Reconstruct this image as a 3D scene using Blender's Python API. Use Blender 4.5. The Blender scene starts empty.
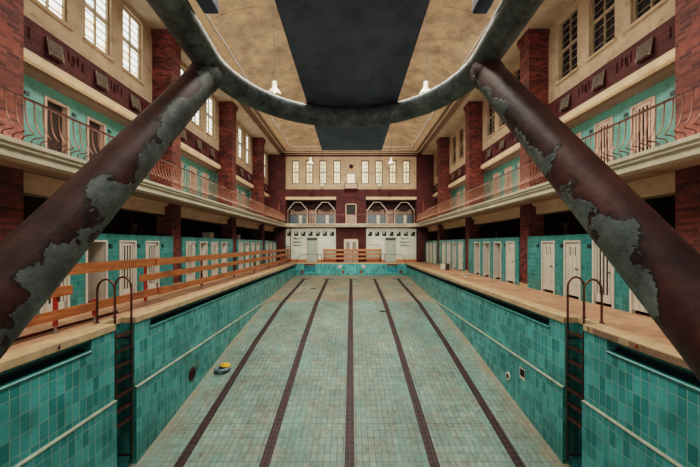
import bpy, bmesh, math, random
from mathutils import Vector, Matrix
random.seed(7)
C = bpy.context.scene.collection
H = 1.71            # camera height above the deck
PI = math.pi

# ------------------------------------------------------------------ node helpers
def newmat(name):
    m = bpy.data.materials.new(name); m.use_nodes = True
    nt = m.node_tree; nt.nodes.clear()
    out = nt.nodes.new('ShaderNodeOutputMaterial')
    b = nt.nodes.new('ShaderNodeBsdfPrincipled')
    nt.links.new(b.outputs[0], out.inputs[0])
    return m, nt, b
def N(nt, t, **kw):
    n = nt.nodes.new(t)
    for k, v in kw.items(): setattr(n, k, v)
    return n
def L(nt, a, b): nt.links.new(a, b)
def col(c): return (c[0], c[1], c[2], 1.0)
def coord(nt, which='Object'):
    return N(nt, 'ShaderNodeTexCoord').outputs[which]
def mapping(nt, vec, scale=(1,1,1), loc=(0,0,0)):
    m = N(nt, 'ShaderNodeMapping'); L(nt, vec, m.inputs[0])
    m.inputs['Scale'].default_value = scale; m.inputs['Location'].default_value = loc
    return m.outputs[0]
def noise(nt, vec, scale=1.0, detail=4, rough=.6, dist=0.0):
    n = N(nt, 'ShaderNodeTexNoise'); L(nt, vec, n.inputs['Vector'])
    n.inputs['Scale'].default_value = scale; n.inputs['Detail'].default_value = detail
    n.inputs['Roughness'].default_value = rough; n.inputs['Distortion'].default_value = dist
    return n.outputs[0]
def ramp(nt, fac, stops, interp='LINEAR'):
    r = N(nt, 'ShaderNodeValToRGB'); L(nt, fac, r.inputs[0])
    cr = r.color_ramp; cr.interpolation = interp
    while len(cr.elements) < len(stops): cr.elements.new(.5)
    for e, (p, c) in zip(cr.elements, stops):
        e.position = p; e.color = col(c) if not isinstance(c, (int, float)) else (c, c, c, 1)
    return r.outputs[0]
def mix(nt, fac, a, b, blend='MIX'):
    m = N(nt, 'ShaderNodeMix', data_type='RGBA', blend_type=blend)
    for i, v in ((0, fac), (6, a), (7, b)):
        if hasattr(v, 'is_output'): L(nt, v, m.inputs[i])
        elif i == 0: m.inputs[0].default_value = v
        else: m.inputs[i].default_value = col(v)
    return m.outputs[2]
def math_(nt, op, a, b=None, c=None, clamp=False):
    m = N(nt, 'ShaderNodeMath', operation=op, use_clamp=clamp)
    for i, v in enumerate((a, b, c)):
        if v is None: continue
        if hasattr(v, 'is_output'): L(nt, v, m.inputs[i])
        else: m.inputs[i].default_value = v
    return m.outputs[0]
def bump(nt, bs, h, strength=.3, dist=.01):
    b = N(nt, 'ShaderNodeBump'); L(nt, h, b.inputs['Height'])
    b.inputs['Strength'].default_value = strength; b.inputs['Distance'].default_value = dist
    L(nt, b.outputs[0], bs.inputs['Normal'])
def sep(nt, v):
    s = N(nt, 'ShaderNodeSeparateXYZ'); L(nt, v, s.inputs[0]); return s.outputs

def brickmap(nt, uv, w, h, mortar, c1, c2, cm, off=.5, bias=0.0, smooth=.1):
    b = N(nt, 'ShaderNodeTexBrick'); L(nt, uv, b.inputs['Vector'])
    b.offset = off; b.squash = 1.0
    I = b.inputs
    I['Scale'].default_value = 1.0; I['Brick Width'].default_value = w; I['Row Height'].default_value = h
    I['Mortar Size'].default_value = mortar; I['Mortar Smooth'].default_value = smooth; I['Bias'].default_value = bias
    I['Color1'].default_value = col(c1); I['Color2'].default_value = col(c2); I['Mortar'].default_value = col(cm)
    return b.outputs['Color'], b.outputs['Fac']

def m_brick(name, c1, c2, cm, dirt=(.45, 1.25)):
    m, nt, b = newmat(name)
    uv = coord(nt, 'UV')
    c, f = brickmap(nt, uv, .25, .075, .006, c1, c2, cm)
    n = noise(nt, uv, 1.1, 6, .7)
    k = ramp(nt, n, ((.3, dirt[0]), (.7, dirt[1])))
    c = mix(nt, 1.0, c, k, 'MULTIPLY')
    n2 = noise(nt, uv, 9, 3, .6)
    s = ramp(nt, n2, ((.68, 0.0), (.74, 1.0)))
    c = mix(nt, math_(nt, 'MULTIPLY', s, .42), c, (.42,.26,.18))
    L(nt, c, b.inputs['Base Color']); b.inputs['Roughness'].default_value = .72
    inv = math_(nt, 'SUBTRACT', 1.0, f); bump(nt, b, inv, .5, .01)
    return m
def m_tile(name, c1, c2, cm, w, h, off=0.0, mortar=.006, rough=.22, dirt=(.55, 1.15), dirtcol=None):
    m, nt, b = newmat(name)
    uv = coord(nt, 'UV')
    c, f = brickmap(nt, uv, w, h, mortar, c1, c2, cm, off)
    n = noise(nt, uv, .8, 6, .65)
    c = mix(nt, 1.0, c, ramp(nt, n, ((.3, dirt[0]), (.7, dirt[1]))), 'MULTIPLY')
    if dirtcol:
        n2 = noise(nt, uv, 2.3, 8, .75)
        c = mix(nt, ramp(nt, n2, ((.52, 0.0), (.75, .6))), c, dirtcol)
    L(nt, c, b.inputs['Base Color']); b.inputs['Roughness'].default_value = rough
    bump(nt, b, math_(nt, 'SUBTRACT', 1.0, f), .35, .006)
    return m
def m_plain(name, c, rough=.6, metal=0.0, var=.25, scale=3.0, dirtcol=None, dirtamt=.5, dthr=(.5, .7), bumpy=0.0):
    m, nt, b = newmat(name)
    o = coord(nt, 'Object')
    n = noise(nt, o, scale, 6, .65)
    cc = mix(nt, 1.0, c, ramp(nt, n, ((.25, 1 - var), (.75, 1 + var))), 'MULTIPLY')
    if dirtcol:
        n2 = noise(nt, mapping(nt, o, (1,1,1), (5,3,1)), scale*1.9, 8, .72)
        cc = mix(nt, ramp(nt, n2, ((dthr[0], 0.0), (dthr[1], dirtamt))), cc, dirtcol)
        if bumpy: bump(nt, b, n2, bumpy, .02)
    L(nt, cc, b.inputs['Base Color']); b.inputs['Roughness'].default_value = rough; b.inputs['Metallic'].default_value = metal
    return m
def m_emit(name, c, s):
    m, nt, b = newmat(name)
    b.inputs['Base Color'].default_value = col(c); b.inputs['Emission Color'].default_value = col(c)
    b.inputs['Emission Strength'].default_value = s
    return m
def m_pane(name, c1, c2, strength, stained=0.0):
    """frosted pane whose own glow stands in for daylight, a few panes coloured"""
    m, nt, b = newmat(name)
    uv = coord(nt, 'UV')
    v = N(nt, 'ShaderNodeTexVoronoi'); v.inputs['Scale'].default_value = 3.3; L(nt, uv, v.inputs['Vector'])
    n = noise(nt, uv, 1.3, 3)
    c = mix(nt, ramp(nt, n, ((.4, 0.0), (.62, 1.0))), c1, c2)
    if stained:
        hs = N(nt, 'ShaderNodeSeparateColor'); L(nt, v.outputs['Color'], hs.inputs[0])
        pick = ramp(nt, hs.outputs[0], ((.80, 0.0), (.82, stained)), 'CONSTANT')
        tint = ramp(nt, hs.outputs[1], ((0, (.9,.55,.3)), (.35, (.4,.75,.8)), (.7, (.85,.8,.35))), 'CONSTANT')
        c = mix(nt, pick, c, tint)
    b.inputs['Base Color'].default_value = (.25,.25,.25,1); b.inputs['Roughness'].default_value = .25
    L(nt, c, b.inputs['Emission Color']); b.inputs['Emission Strength'].default_value = strength  # the pane itself emits, in place of daylight from outside
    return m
def m_peel(name, bias, sc=3.4, dark=1.0):
    """old steel tube: rust-brown ground showing where the grey-green paint has flaked off"""
    m, nt, b = newmat(name)
    o = coord(nt, 'Object'); g = N(nt, 'ShaderNodeNewGeometry')
    n = noise(nt, o, sc, 9, .6, .35)
    s = sep(nt, g.outputs['Normal'])
    d = math_(nt, 'ADD', math_(nt, 'MULTIPLY', s[0], bias[0]), math_(nt, 'ADD', math_(nt, 'MULTIPLY', s[1], bias[1]), math_(nt, 'MULTIPLY', s[2], bias[2])))
    v = math_(nt, 'ADD', math_(nt, 'ADD', n, d), bias[3])
    mask = ramp(nt, v, ((.495, 0.0), (.505, 1.0)))
    edge = ramp(nt, v, ((.47, 0.0), (.495, 1.0), (.505, 1.0), (.52, 0.0)))
    fine = noise(nt, o, 22, 6, .7)
    rust = mix(nt, ramp(nt, fine, ((.3, 0.0), (.7, 1.0))), (.022,.012,.013), (.062,.028,.026))
    big = noise(nt, o, 1.9, 5, .6)
    rust = mix(nt, ramp(nt, big, ((.4, 0.0), (.65, .8))), rust, (.095,.042,.034))
    paint = mix(nt, ramp(nt, fine, ((.3, 0.0), (.75, 1.0))), (.066,.095,.096), (.165,.205,.202))
    crack = N(nt, 'ShaderNodeTexVoronoi', feature='DISTANCE_TO_EDGE'); L(nt, mapping(nt, mix(nt, .12, o, noise(nt, o, 5))), crack.inputs['Vector'])
    crack.inputs['Scale'].default_value = 9
    ck = ramp(nt, crack.outputs['Distance'], ((.0, .35), (.02, 1.0)))
    paint = mix(nt, ramp(nt, noise(nt, o, 2.6, 3), ((.5, 0.0), (.6, 1.0))), paint, mix(nt, 1.0, paint, ck, 'MULTIPLY'))
    c = mix(nt, mask, rust, paint)
    c = mix(nt, math_(nt, 'MULTIPLY', edge, math_(nt, 'SUBTRACT', 1.0, mask)), c, (.012,.008,.008))
    c = mix(nt, 1.0, c, (dark*.98, dark, dark*1.06), 'MULTIPLY')
    c = mix(nt, 1.0, c, ramp(nt, noise(nt, o, 4.5, 8, .75), ((.35, .35), (.62, 1.15))), 'MULTIPLY')
    L(nt, c, b.inputs['Base Color'])
    b.inputs['Roughness'].default_value = .5
    h = math_(nt, 'ADD', math_(nt, 'MULTIPLY', mask, 1.0), math_(nt, 'MULTIPLY', fine, .25))
    bump(nt, b, h, .8, .012)
    return m

# ------------------------------------------------------------------ materials
M = {}
M['brick']   = m_brick('brick', (.058,.016,.018), (.235,.064,.046), (.125,.072,.062), (.40,1.4))
M['brickdk'] = m_brick('brick_dark', (.075,.018,.021), (.120,.030,.030), (.055,.026,.026))
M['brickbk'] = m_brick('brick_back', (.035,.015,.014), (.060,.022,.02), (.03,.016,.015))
M['plaster'] = m_plain('plaster_cream', (.47,.355,.26), .85, 0, .22, 1.3, (.22,.13,.08), .75, (.53,.72), .3)
M['ceil']    = m_plain('plaster_ceiling', (.68,.525,.405), .9, 0, .36, .7, (.26,.19,.145), .7, (.46,.70), .3)
M['cream']   = m_plain('cream_moulding', (.62,.47,.345), .75, 0, .18, 1.6, (.26,.17,.11), .5, (.55,.75), .2)
M['fascia']  = m_plain('balcony_paint', (.46,.42,.335), .7, 0, .20, 1.6, (.25,.13,.07), .7, (.58,.72), .2)
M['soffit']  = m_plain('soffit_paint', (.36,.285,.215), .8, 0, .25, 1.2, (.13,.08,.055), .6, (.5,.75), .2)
M['recess']  = m_plain('recess_shadow_paint', (.15,.11,.085), .8, 0, .25, 1.2)  # dark colour put in as the shade of recess and cornice steps
M['white']   = m_plain('white_paint', (.56,.53,.47), .5, 0, .14, 3, (.33,.24,.17), .6, (.56,.75))
M['whitewall'] = m_tile('white_tile', (.56,.62,.55), (.62,.67,.60), (.48,.52,.47), .15, .15, 0, .004, .4, (.8,1.1), (.42,.38,.28))
M['pinkwood'] = m_plain('pinkish_paint', (.44,.32,.27), .6, 0, .2, 4, (.28,.16,.12), .6, (.52,.7))
M['tealpaint'] = m_plain('teal_paint', (.115,.295,.270), .5, 0, .28, 1.6, (.07,.12,.11), .75, (.48,.70))
M['tealtile'] = m_tile('teal_cabin_tile', (.04,.22,.22), (.075,.31,.30), (.15,.30,.28), .21, .155, .5, .007, .25, (.6,1.15), (.03,.10,.09))
M['pooltile'] = m_tile('teal_pool_tile', (.030,.235,.245), (.105,.415,.420), (.33,.42,.36), .148, .30, 0, .0055, .2, (.62,1.15), (.03,.12,.115))
M['pooltile2'] = m_tile('teal_lip_tile', (.02,.15,.15), (.04,.21,.20), (.16,.22,.19), .3, .30, 0, .006, .25, (.6,1.1), (.03,.1,.1))
M['gutter']  = m_plain('gutter_shade', (.018,.07,.085), .25, 0, .3, 2)  # teal darkened to stand for the shade inside the gutter
M['bluetile'] = m_tile('blue_step_tile', (.02,.19,.25), (.03,.25,.31), (.1,.3,.32), .16, .16)
M['ledge']   = m_plain('ledge_tile', (.30,.34,.27), .4, 0, .35, 3, (.16,.13,.09), .7)
M['deck']    = m_tile('deck_clay_tile', (.44,.235,.150), (.53,.30,.195), (.34,.20,.135), .30, .15, .5, .004, .6, (.62,1.2), (.20,.10,.065))
M['coping']  = m_plain('coping_stone', (.47,.335,.215), .75, 0, .25, 2.5, (.25,.16,.10), .65, (.5,.72), .3)
M['mosaic']  = m_tile('coping_mosaic', (.22,.13,.085), (.34,.22,.15), (.22,.15,.11), .03, .03, 0, .003, .6)
M['wood']    = None
M['metalred'] = m_plain('rail_metal', (.27,.145,.10), .38, .35, .3, 5, (.08,.03,.025), .7, (.5,.68))
M['raildark'] = m_plain('rail_dark', (.085,.032,.028), .4, .4, .3, 5)
M['ladder']  = m_plain('ladder_metal', (.10,.055,.045), .4, .6, .35, 6, (.16,.05,.03), .7)
M['postred'] = m_plain('post_red', (.34,.035,.025), .5, .1, .3, 6, (.10,.03,.025), .5)
M['steel']   = m_plain('post_steel', (.26,.22,.20), .45, .6, .2, 6)
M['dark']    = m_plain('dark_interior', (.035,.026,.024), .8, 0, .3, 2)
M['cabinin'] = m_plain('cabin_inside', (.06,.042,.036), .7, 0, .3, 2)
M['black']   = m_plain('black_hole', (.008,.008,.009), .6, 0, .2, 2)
M['glassdk'] = m_plain('dark_glass', (.022,.024,.034), .12, 0, .6, 1.7)
M['plaque']  = m_plain('plaque_dark', (.02,.045,.045), .4, 0, .2, 4)
M['vent']    = m_plain('vent_grey', (.23,.205,.175), .6, 0, .2, 6)
M['blue']    = m_plain('blue_grey_paint', (.09,.16,.19), .5, 0, .3, 3)
M['frame']   = m_plain('window_frame_paint', (.36,.285,.20), .6, 0, .25, 4, (.2,.12,.08), .6)
M['framedk'] = m_plain('window_bars', (.17,.125,.09), .6, 0, .25, 4)
M['paneL']   = m_pane('glowing_pane', (1.0,.93,.78), (.80,.90,.84), 1.7, .6)
M['paneF']   = m_pane('warm_glowing_pane', (1.0,.80,.48), (.62,.50,.30), .72, .2)
M['board']   = m_plain('board_underside', (.118,.150,.215), .55, 0, .35, 2.2, (.042,.050,.072), .6, (.5,.7), .3)
M['ring']    = m_peel('ring_paint', (0, -.03, .02, .14), 3.4, 1.12)
M['legpaint_a'] = m_peel('leg_paint_a', (.27, .03, -.04, -.195), 3.0)
M['legpaint_b'] = m_peel('leg_paint_b', (-.10, .04, -.05, -.105), 3.1, 1.15)
M['lampwhite'] = m_plain('lamp_enamel', (.55,.51,.45), .3, 0, .1, 5)
M['cable']   = m_plain('cable', (.05,.035,.03), .6)
M['bulb']    = m_emit('bulb_glow', (1.0,.86,.62), 2.0)
M['tube']    = m_emit('tube_glow', (1.0,.68,.35), 4.0)
M['inkdark'] = m_plain('lettering_ink', (.02,.025,.04), .6)
M['inkred']  = m_plain('lettering_red', (.22,.02,.02), .6)
M['inkpink'] = m_plain('pink_scrawl', (.55,.22,.24), .6)
M['squarered'] = m_plain('red_brown_tile', (.14,.035,.025), .4)
M['yellow']  = m_plain('yellow_plastic', (.80,.42,.06), .4)
M['tyre']    = m_plain('blue_grey_rubber', (.10,.16,.19), .45, 0, .5, 9, (.55,.6,.6), .7)
M['paper']   = m_plain('paper', (.7,.62,.52), .8)
M['crate']   = m_plain('crate_grey', (.16,.13,.11), .7, 0, .3, 5)
M['doorgreen'] = m_plain('green_grey_door', (.33,.41,.36), .5, 0, .15, 3, (.2,.17,.13), .5)
M['cord']    = m_plain('orange_floor', (.40,.15,.06), .6, 0, .3, 3)

def m_wood():
    m, nt, b = newmat('orange_plank')
    o = coord(nt, 'Object')
    n = noise(nt, mapping(nt, o, (9, .7, 9)), 2.2, 6, .65, .4)
    n2 = noise(nt, o, 1.2, 4, .6)
    c = mix(nt, ramp(nt, n, ((.3, 0.0), (.7, 1.0))), (.26,.082,.030), (.52,.205,.080))
    c = mix(nt, ramp(nt, n2, ((.45, 0.0), (.7, .75))), c, (.17,.065,.035))
    L(nt, c, b.inputs['Base Color']); b.inputs['Roughness'].default_value = .45
    bump(nt, b, n, .25, .004)
    return m
M['wood'] = m_wood()

def m_poolfloor():
    m, nt, b = newmat('pool_floor_tile')
    uv = coord(nt, 'UV'); s = sep(nt, uv); x, y = s[0], s[1]
    c, f = brickmap(nt, uv, .155, .235, .0065, (.165,.272,.246), (.240,.330,.288), (.075,.078,.065), .0)
    c2, f2 = brickmap(nt, uv, .155, .155, .006, (.285,.262,.205), (.345,.31,.235), (.16,.135,.105), .0)
    c = mix(nt, math_(nt, 'GREATER_THAN', y, 18.3), c, c2)
    n = noise(nt, uv, 1.5, 8, .72)
    c = mix(nt, ramp(nt, n, ((.46, 0.0), (.72, .75))), c, (.20,.165,.115))
    n5 = noise(nt, mapping(nt, uv, (1, .6, 1), (3, 9, 0)), 6.5, 9, .78, .6)
    c = mix(nt, ramp(nt, n5, ((.49, 0.0), (.64, .62))), c, (.085,.078,.062))
    n6 = noise(nt, mapping(nt, uv, (.5, 1.6, 1), (7, 2, 0)), 3.2, 8, .75)
    c = mix(nt, ramp(nt, n6, ((.55, 0.0), (.72, .55))), c, (.42,.40,.31))
    n4 = noise(nt, mapping(nt, uv, (1, .35, 1)), .9, 5, .6)
    c = mix(nt, ramp(nt, n4, ((.5, 0.0), (.7, .5))), c, (.11,.31,.29))
    c = mix(nt, 1.0, c, ramp(nt, noise(nt, uv, .45, 4), ((.3, .72), (.7, 1.2))), 'MULTIPLY')
    # dirt gathering along the side walls
    ax = math_(nt, 'ABSOLUTE', x)
    edge = math_(nt, 'MULTIPLY', ramp(nt, math_(nt, 'DIVIDE', ax, 5.0), ((.90, 0.0), (1.0, .75))), ramp(nt, n, ((.3, .3), (.6, 1.0))))
    c = mix(nt, edge, c, (.30,.22,.14))
    # five dark lane lines 1.9 m apart, each ending in a short cross bar
    k = math_(nt, 'DIVIDE', x, 1.97)
    fr = math_(nt, 'ABSOLUTE', math_(nt, 'SUBTRACT', k, math_(nt, 'ROUND', k)))
    yin = math_(nt, 'LESS_THAN', y, 26.3)
    line = math_(nt, 'MULTIPLY', math_(nt, 'LESS_THAN', fr, .060), yin)
    bar = math_(nt, 'MULTIPLY', math_(nt, 'LESS_THAN', fr, .24), math_(nt, 'MULTIPLY', yin, math_(nt, 'GREATER_THAN', y, 26.0)))
    msk = math_(nt, 'MULTIPLY', math_(nt, 'MAXIMUM', line, bar), math_(nt, 'LESS_THAN', ax, 4.2))
    lc, lf = brickmap(nt, uv, .112, .155, .005, (.022,.012,.018), (.042,.022,.028), (.10,.065,.06), .0)
    c = mix(nt, msk, c, lc)
    L(nt, c, b.inputs['Base Color']); b.inputs['Roughness'].default_value = .62
    bump(nt, b, math_(nt, 'SUBTRACT', 1.0, f), .3, .005)
    return m
M['poolfloor'] = m_poolfloor()

# ------------------------------------------------------------------ mesh helpers
class MB:
    def __init__(self, sx=1): self.bm = bmesh.new(); self.sx = sx
    def box(self, x0, x1, y0, y1, z0, z1):
        r = bmesh.ops.create_cube(self.bm, size=1)
        for v in r['verts']:
            v.co = Vector((x0 + (v.co.x+.5)*(x1-x0), y0 + (v.co.y+.5)*(y1-y0), z0 + (v.co.z+.5)*(z1-z0)))
        return self
    def bbox(self, x0, x1, y0, y1, z0, z1, b=.01):
        """box with chamfered edges"""
        n0 = set(self.bm.verts); e0 = set(self.bm.edges)
        self.box(x0, x1, y0, y1, z0, z1)
        bmesh.ops.bevel(self.bm, geom=[e for e in self.bm.edges if e not in e0], offset=b, segments=2, affect='EDGES', profile=.6)
        return self
    def prism(self, pts, axis, a, b):
        """polygon pts extruded along axis from a to b; pts are the other two coords in order"""
        def P(p, t):
            if axis == 'x': return Vector((t, p[0], p[1]))
            if axis == 'y': return Vector((p[0], t, p[1]))
            return Vector((p[0], p[1], t))
        A = [self.bm.verts.new(P(p, a)) for p in pts]; B = [self.bm.verts.new(P(p, b)) for p in pts]
        n = len(pts)
        self.bm.faces.new(A); self.bm.faces.new(B[::-1])
        for i in range(n):
            j = (i+1) % n
            self.bm.faces.new((A[i], B[i], B[j], A[j]))
        return self
    def tube(self, path, r, seg=10, caps=True, closed=False):
        path = [Vector(p) for p in path]; n = len(path)
        rr = r if isinstance(r, (list, tuple)) else [r]*n
        rings = []; up = None
        for i, p in enumerate(path):
            if closed: t = path[(i+1) % n] - path[i-1]
            else: t = path[min(i+1, n-1)] - path[max(i-1, 0)]
            t.normalize()
            if up is None:
                up = Vector((0,0,1)) if abs(t.z) < .9 else Vector((1,0,0))
            u = (up - t*up.dot(t)); u.normalize(); w = t.cross(u); up = u
            rings.append([self.bm.verts.new(p + (u*math.cos(2*PI*k/seg) + w*math.sin(2*PI*k/seg))*rr[i]) for k in range(seg)])
        for i in range(n if closed else n-1):
            a, b = rings[i], rings[(i+1) % n]
            for k in range(seg):
                self.bm.faces.new((a[k], a[(k+1) % seg], b[(k+1) % seg], b[k]))
        if caps and not closed:
            self.bm.faces.new(rings[0][::-1]); self.bm.faces.new(rings[-1])
        return self
    def lathe(self, prof, c, axis='z', seg=20):
        c = Vector(c); rings = []
        for (r, h) in prof:
            ring = []
            for k in range(seg):
                a = 2*PI*k/seg; ca, sa = r*math.cos(a), r*math.sin(a)
                ring.append(self.bm.verts.new(c + (Vector((ca, sa, h)) if axis == 'z' else Vector((h, ca, sa)) if axis == 'x' else Vector((ca, h, sa)))))
            rings.append(ring)
        for a, b in zip(rings, rings[1:]):
            for k in range(seg): self.bm.faces.new((a[k], a[(k+1) % seg], b[(k+1) % seg], b[k]))
        if prof[0][0] > 1e-4: self.bm.faces.new(rings[0][::-1])
        if prof[-1][0] > 1e-4: self.bm.faces.new(rings[-1])
        return self
    def grid(self, rows):
        R = [[self.bm.verts.new(p) for p in r] for r in rows]
        for a, b in zip(R, R[1:]):
            for i in range(len(a)-1): self.bm.faces.new((a[i], a[i+1], b[i+1], b[i]))
        return self
    def build(self, name, mat, parent=None, smooth=False, origin=None, bevel=0, kind=None, uvfn=None):
        bm = self.bm
        if self.sx < 0:
            for v in bm.verts: v.co.x *= -1
        bmesh.ops.remove_doubles(bm, verts=bm.verts, dist=1e-5)
        bmesh.ops.recalc_face_normals(bm, faces=bm.faces)
        if origin is not None:
            o = Vector(origin)
            for v in bm.verts: v.co -= o
        if smooth:
            for f in bm.faces: f.smooth = True
        uvl = bm.loops.layers.uv.new('UVMap')
        off = Vector(origin) if origin is not None else Vector((0,0,0))
        for f in bm.faces:
            nn = f.normal; ax = max(range(3), key=lambda i: abs(nn[i]))
            for l in f.loops:
                p = l.vert.co + off
                if uvfn: l[uvl].uv = uvfn(p, ax)
                else: l[uvl].uv = (p.y, p.z) if ax == 0 else (p.x, p.z) if ax == 1 else (p.x, p.y)
        me = bpy.data.meshes.new(name); bm.to_mesh(me); bm.free()
        if smooth: me.set_sharp_from_angle(angle=math.radians(40))
        me.materials.append(M[mat] if isinstance(mat, str) else mat)
        o = bpy.data.objects.new(name, me); C.objects.link(o)
        if origin is not None and parent is None: o.location = origin
        if parent is not None: o.parent = parent
        if kind: o['kind'] = kind
        return o
def thing(name, label, cat, loc=(0,0,0), group=None, rz=0):
    o = bpy.data.objects.new(name, None); C.objects.link(o)
    o.location = loc; o.rotation_euler = (0,0,rz); o.empty_display_size = .1
    tag(o, label, cat, group); return o
def tag(o, label, cat, group=None):
    o['label'] = label; o['category'] = cat
    if group: o['group'] = group
    return o
def struct(mb, name, mat, **kw): return mb.build(name, mat, kind='structure', **kw)
def copy_tree(root, loc, label=None):
    r = root.copy(); C.objects.link(r); r.location = loc
    if label: r['label'] = label
    for ch in list(root.children):
        c = ch.copy(); C.objects.link(c); c.parent = r
        for g in list(ch.children):
            d = g.copy(); C.objects.link(d); d.parent = c
    return r
ORD = ['first', 'second', 'third', 'fourth', 'fifth', 'sixth']
# the two long sides are told apart by what stands there
SIDE = {1: 'on the open-deck side', -1: 'on the wooden-barrier side'}

PX, PW = 7.05, .66                          # pillar face, pillar width along the hall
PY = [6.4 + 6.2*k for k in range(4)]       # pillar centres
YF = 29.5                                   # upper end wall
Y0 = -3.5                                   # the hall goes on behind the camera to here
PROF = [(1.9,-4.0), (4.2,-3.93), (7.33,-3.38), (13.1,-2.33), (17.9,-1.68), (28.2,-1.12)]
def floorz(y):
    for (a, za), (b, zb) in zip(PROF, PROF[1:]):
        if y <= b: return za + (zb-za)*max(0, (y-a))/(b-a)
    return PROF[-1][1]

# ------------------------------------------------------------------ SETTING: pool basin and deck
mb = MB()
rows = []
ys = [1.9 + i*.4 for i in range(66)] + [28.2]
for y in ys: rows.append([(-5.1 + 10.2*i/12, y, floorz(y)) for i in range(13)])
struct(mb.grid(rows), 'floor_pool', 'poolfloor')

for s, nm in ((1, 'right'), (-1, 'left')):
    # deck
    d = MB(s); d.box(5.35, 7.02, 1.55, 30.1, -.3, 0); d.box(7.02, 10.0, Y0, 30.1, -.3, -.001); d.box(0, 7.02, Y0, 1.55, -.3, 0)
    struct(d, 'floor_deck_'+nm, 'deck')
    # coping stone along the edge, left out at the ladder recess
    for a, b in ((1.55, 6.62), (7.23, 28.2)):
        c = MB(s); c.bbox(4.97, 5.36, a, b, -.13, .012, .015); struct(c, 'trim_coping_'+nm, 'coping')
    c = MB(s); c.bbox(5.30, 5.5, 6.62, 7.23, -.13, .012, .01); struct(c, 'trim_coping_'+nm, 'coping')
    # pool wall: upper face with overflow gutter, ridge and lower face
    w = MB(s)
    for a, b in ((1.9, 6.03), (7.8, 28.2)):                      # gutter stretches
        w.prism([(5.5,-.38), (5.0,-.38), (5.0,-1.62), (5.5,-1.62)], 'y', a, b)
    for a, b in ((6.03, 6.62), (7.23, 7.8)):                     # solid stretches beside the ladder
        w.box(5.0, 5.5, a, b, -1.62, -.13)
    for a, b in ((1.9, 6.62), (7.23, 28.2)):
        w.box(4.95, 5.5, a, b, -4.2, -1.62)
    w.box(5.33, 5.5, 6.62, 7.23, -4.2, -.13)
    struct(w, 'wall_pool_'+nm, 'pooltile')
    g = MB(s)
    for a, b in ((1.9, 6.03), (7.8, 28.2)):
        g.prism([(5.5,-.13), (5.26,-.13), (5.20,-.30), (5.10,-.36), (5.5,-.38)], 'y', a, b)
    struct(g, 'trim_gutter_'+nm, 'gutter')
    lp = MB(s)
    for a, b in ((1.9, 6.03), (7.8, 28.2)):
        lp.prism([(5.0,-.42), (4.985,-.41), (4.98,-.375), (4.995,-.355), (5.03,-.345), (5.08,-.36), (5.12,-.38), (5.1,-.42)], 'y', a, b)
        lp.prism([(5.02,-.13), (5.02,-.185), (5.08,-.185), (5.3,-.13)], 'y', a, b)
    struct(lp, 'trim_gutter_lip_'+nm, 'pooltile2', smooth=True)
    rd = MB(s)
    for a, b in ((1.9, 6.62), (7.23, 19.0)):
        rd.prism([(5.01,-1.605), (4.965,-1.61), (4.938,-1.62), (4.938,-1.642), (5.01,-1.642)], 'y', a, b)
    struct(rd, 'trim_ridge_'+nm, 'ledge')
# end wall of the pool with two step niches
w = MB()
xs = [(-5.5,-4.25), (-3.25,3.25), (4.25,5.5)]
for a, b in xs: w.box(a, b, 28.2, 28.7, -1.6, -.10)
for a, b in ((-4.25,-3.25), (3.25,4.25)): w.box(a, b, 28.2, 28.7, -1.6, -.80)
struct(w, 'wall_pool_end', 'pooltile')
for sx in (-1, 1):
    st = MB()
    st.box(sx*3.75-.5, sx*3.75+.5, 28.62, 28.7, -.8, -.1)
    for k in range(3): st.box(sx*3.75-.5, sx*3.75+.5, 28.30+.13*k, 28.7, -.8, -.65+.2*k)
    struct(st, 'trim_step_niche', 'bluetile')
c = MB(); c.bbox(-5.36, 5.36, 28.2, 28.6, -.10, .012, .015); struct(c, 'trim_coping_end', 'coping')
d = MB(); d.box(-5.35, 5.35, 28.6, 30.1, -.3, 0); struct(d, 'floor_deck_end', 'deck')
w = MB(); w.box(-5.5, 5.5, 1.55, 1.9, -4.2, -.13); struct(w, 'wall_pool_near', 'pooltile')
c = MB(); c.bbox(-4.96, 4.96, 1.55, 1.93, -.13, .012, .015); struct(c, 'trim_coping_near', 'coping')

# coping insets with depth figures
def text(name, body, size, loc, rot, mat, label=None, cat=None, parent=None):
    cu = bpy.data.curves.new(name, 'FONT'); cu.body = body; cu.size = size; cu.extrude = .002; cu.offset = size*.035; cu.align_x = 'CENTER'; cu.align_y = 'CENTER'
    tmp = bpy.data.objects.new(name, cu); C.objects.link(tmp)
    dg = bpy.context.evaluated_depsgraph_get()
    me = bpy.data.meshes.new_from_object(tmp.evaluated_get(dg)); bpy.data.objects.remove(tmp)
    o = bpy.data.objects.new(name, me); C.objects.link(o); me.materials.clear(); me.materials.append(M[mat])
    o.location = loc; o.rotation_euler = rot
    if label: tag(o, label, cat)
    if parent: o.parent = parent
    return o
RX = (PI/2, 0, -PI/2)      # reads from the pool, on the +X side
LX = (PI/2, 0, PI/2)
for a, b, lab in ((4.0, 5.52, 'speckled brown mosaic inlay in the pool edge marked with a red 4'), (5.75, 6.34, 'short brown mosaic inlay in the pool edge next to the ladder')):
    o = MB().box(4.962, 4.975, a, b, -.115, -.008).build('edge_inlay', 'mosaic', origin=(4.97, a, -.06)); tag(o, lab, 'tile inlay')
text('depth_number', '4', .12, (4.956, 5.36, -.062), RX, 'inkred', 'red number 4 on the mosaic inlay of the pool edge', 'number')
text('depth_number', '3', .11, (4.956, 6.46, -.062), RX, 'inkred', 'red number 3 on the pool edge beside the ladder', 'number')
text('depth_number', '4', .11, (-4.956, 5.32, -.062), LX, 'inkdark', 'dark number 4 on the pool edge below the wooden barrier', 'number')

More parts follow.
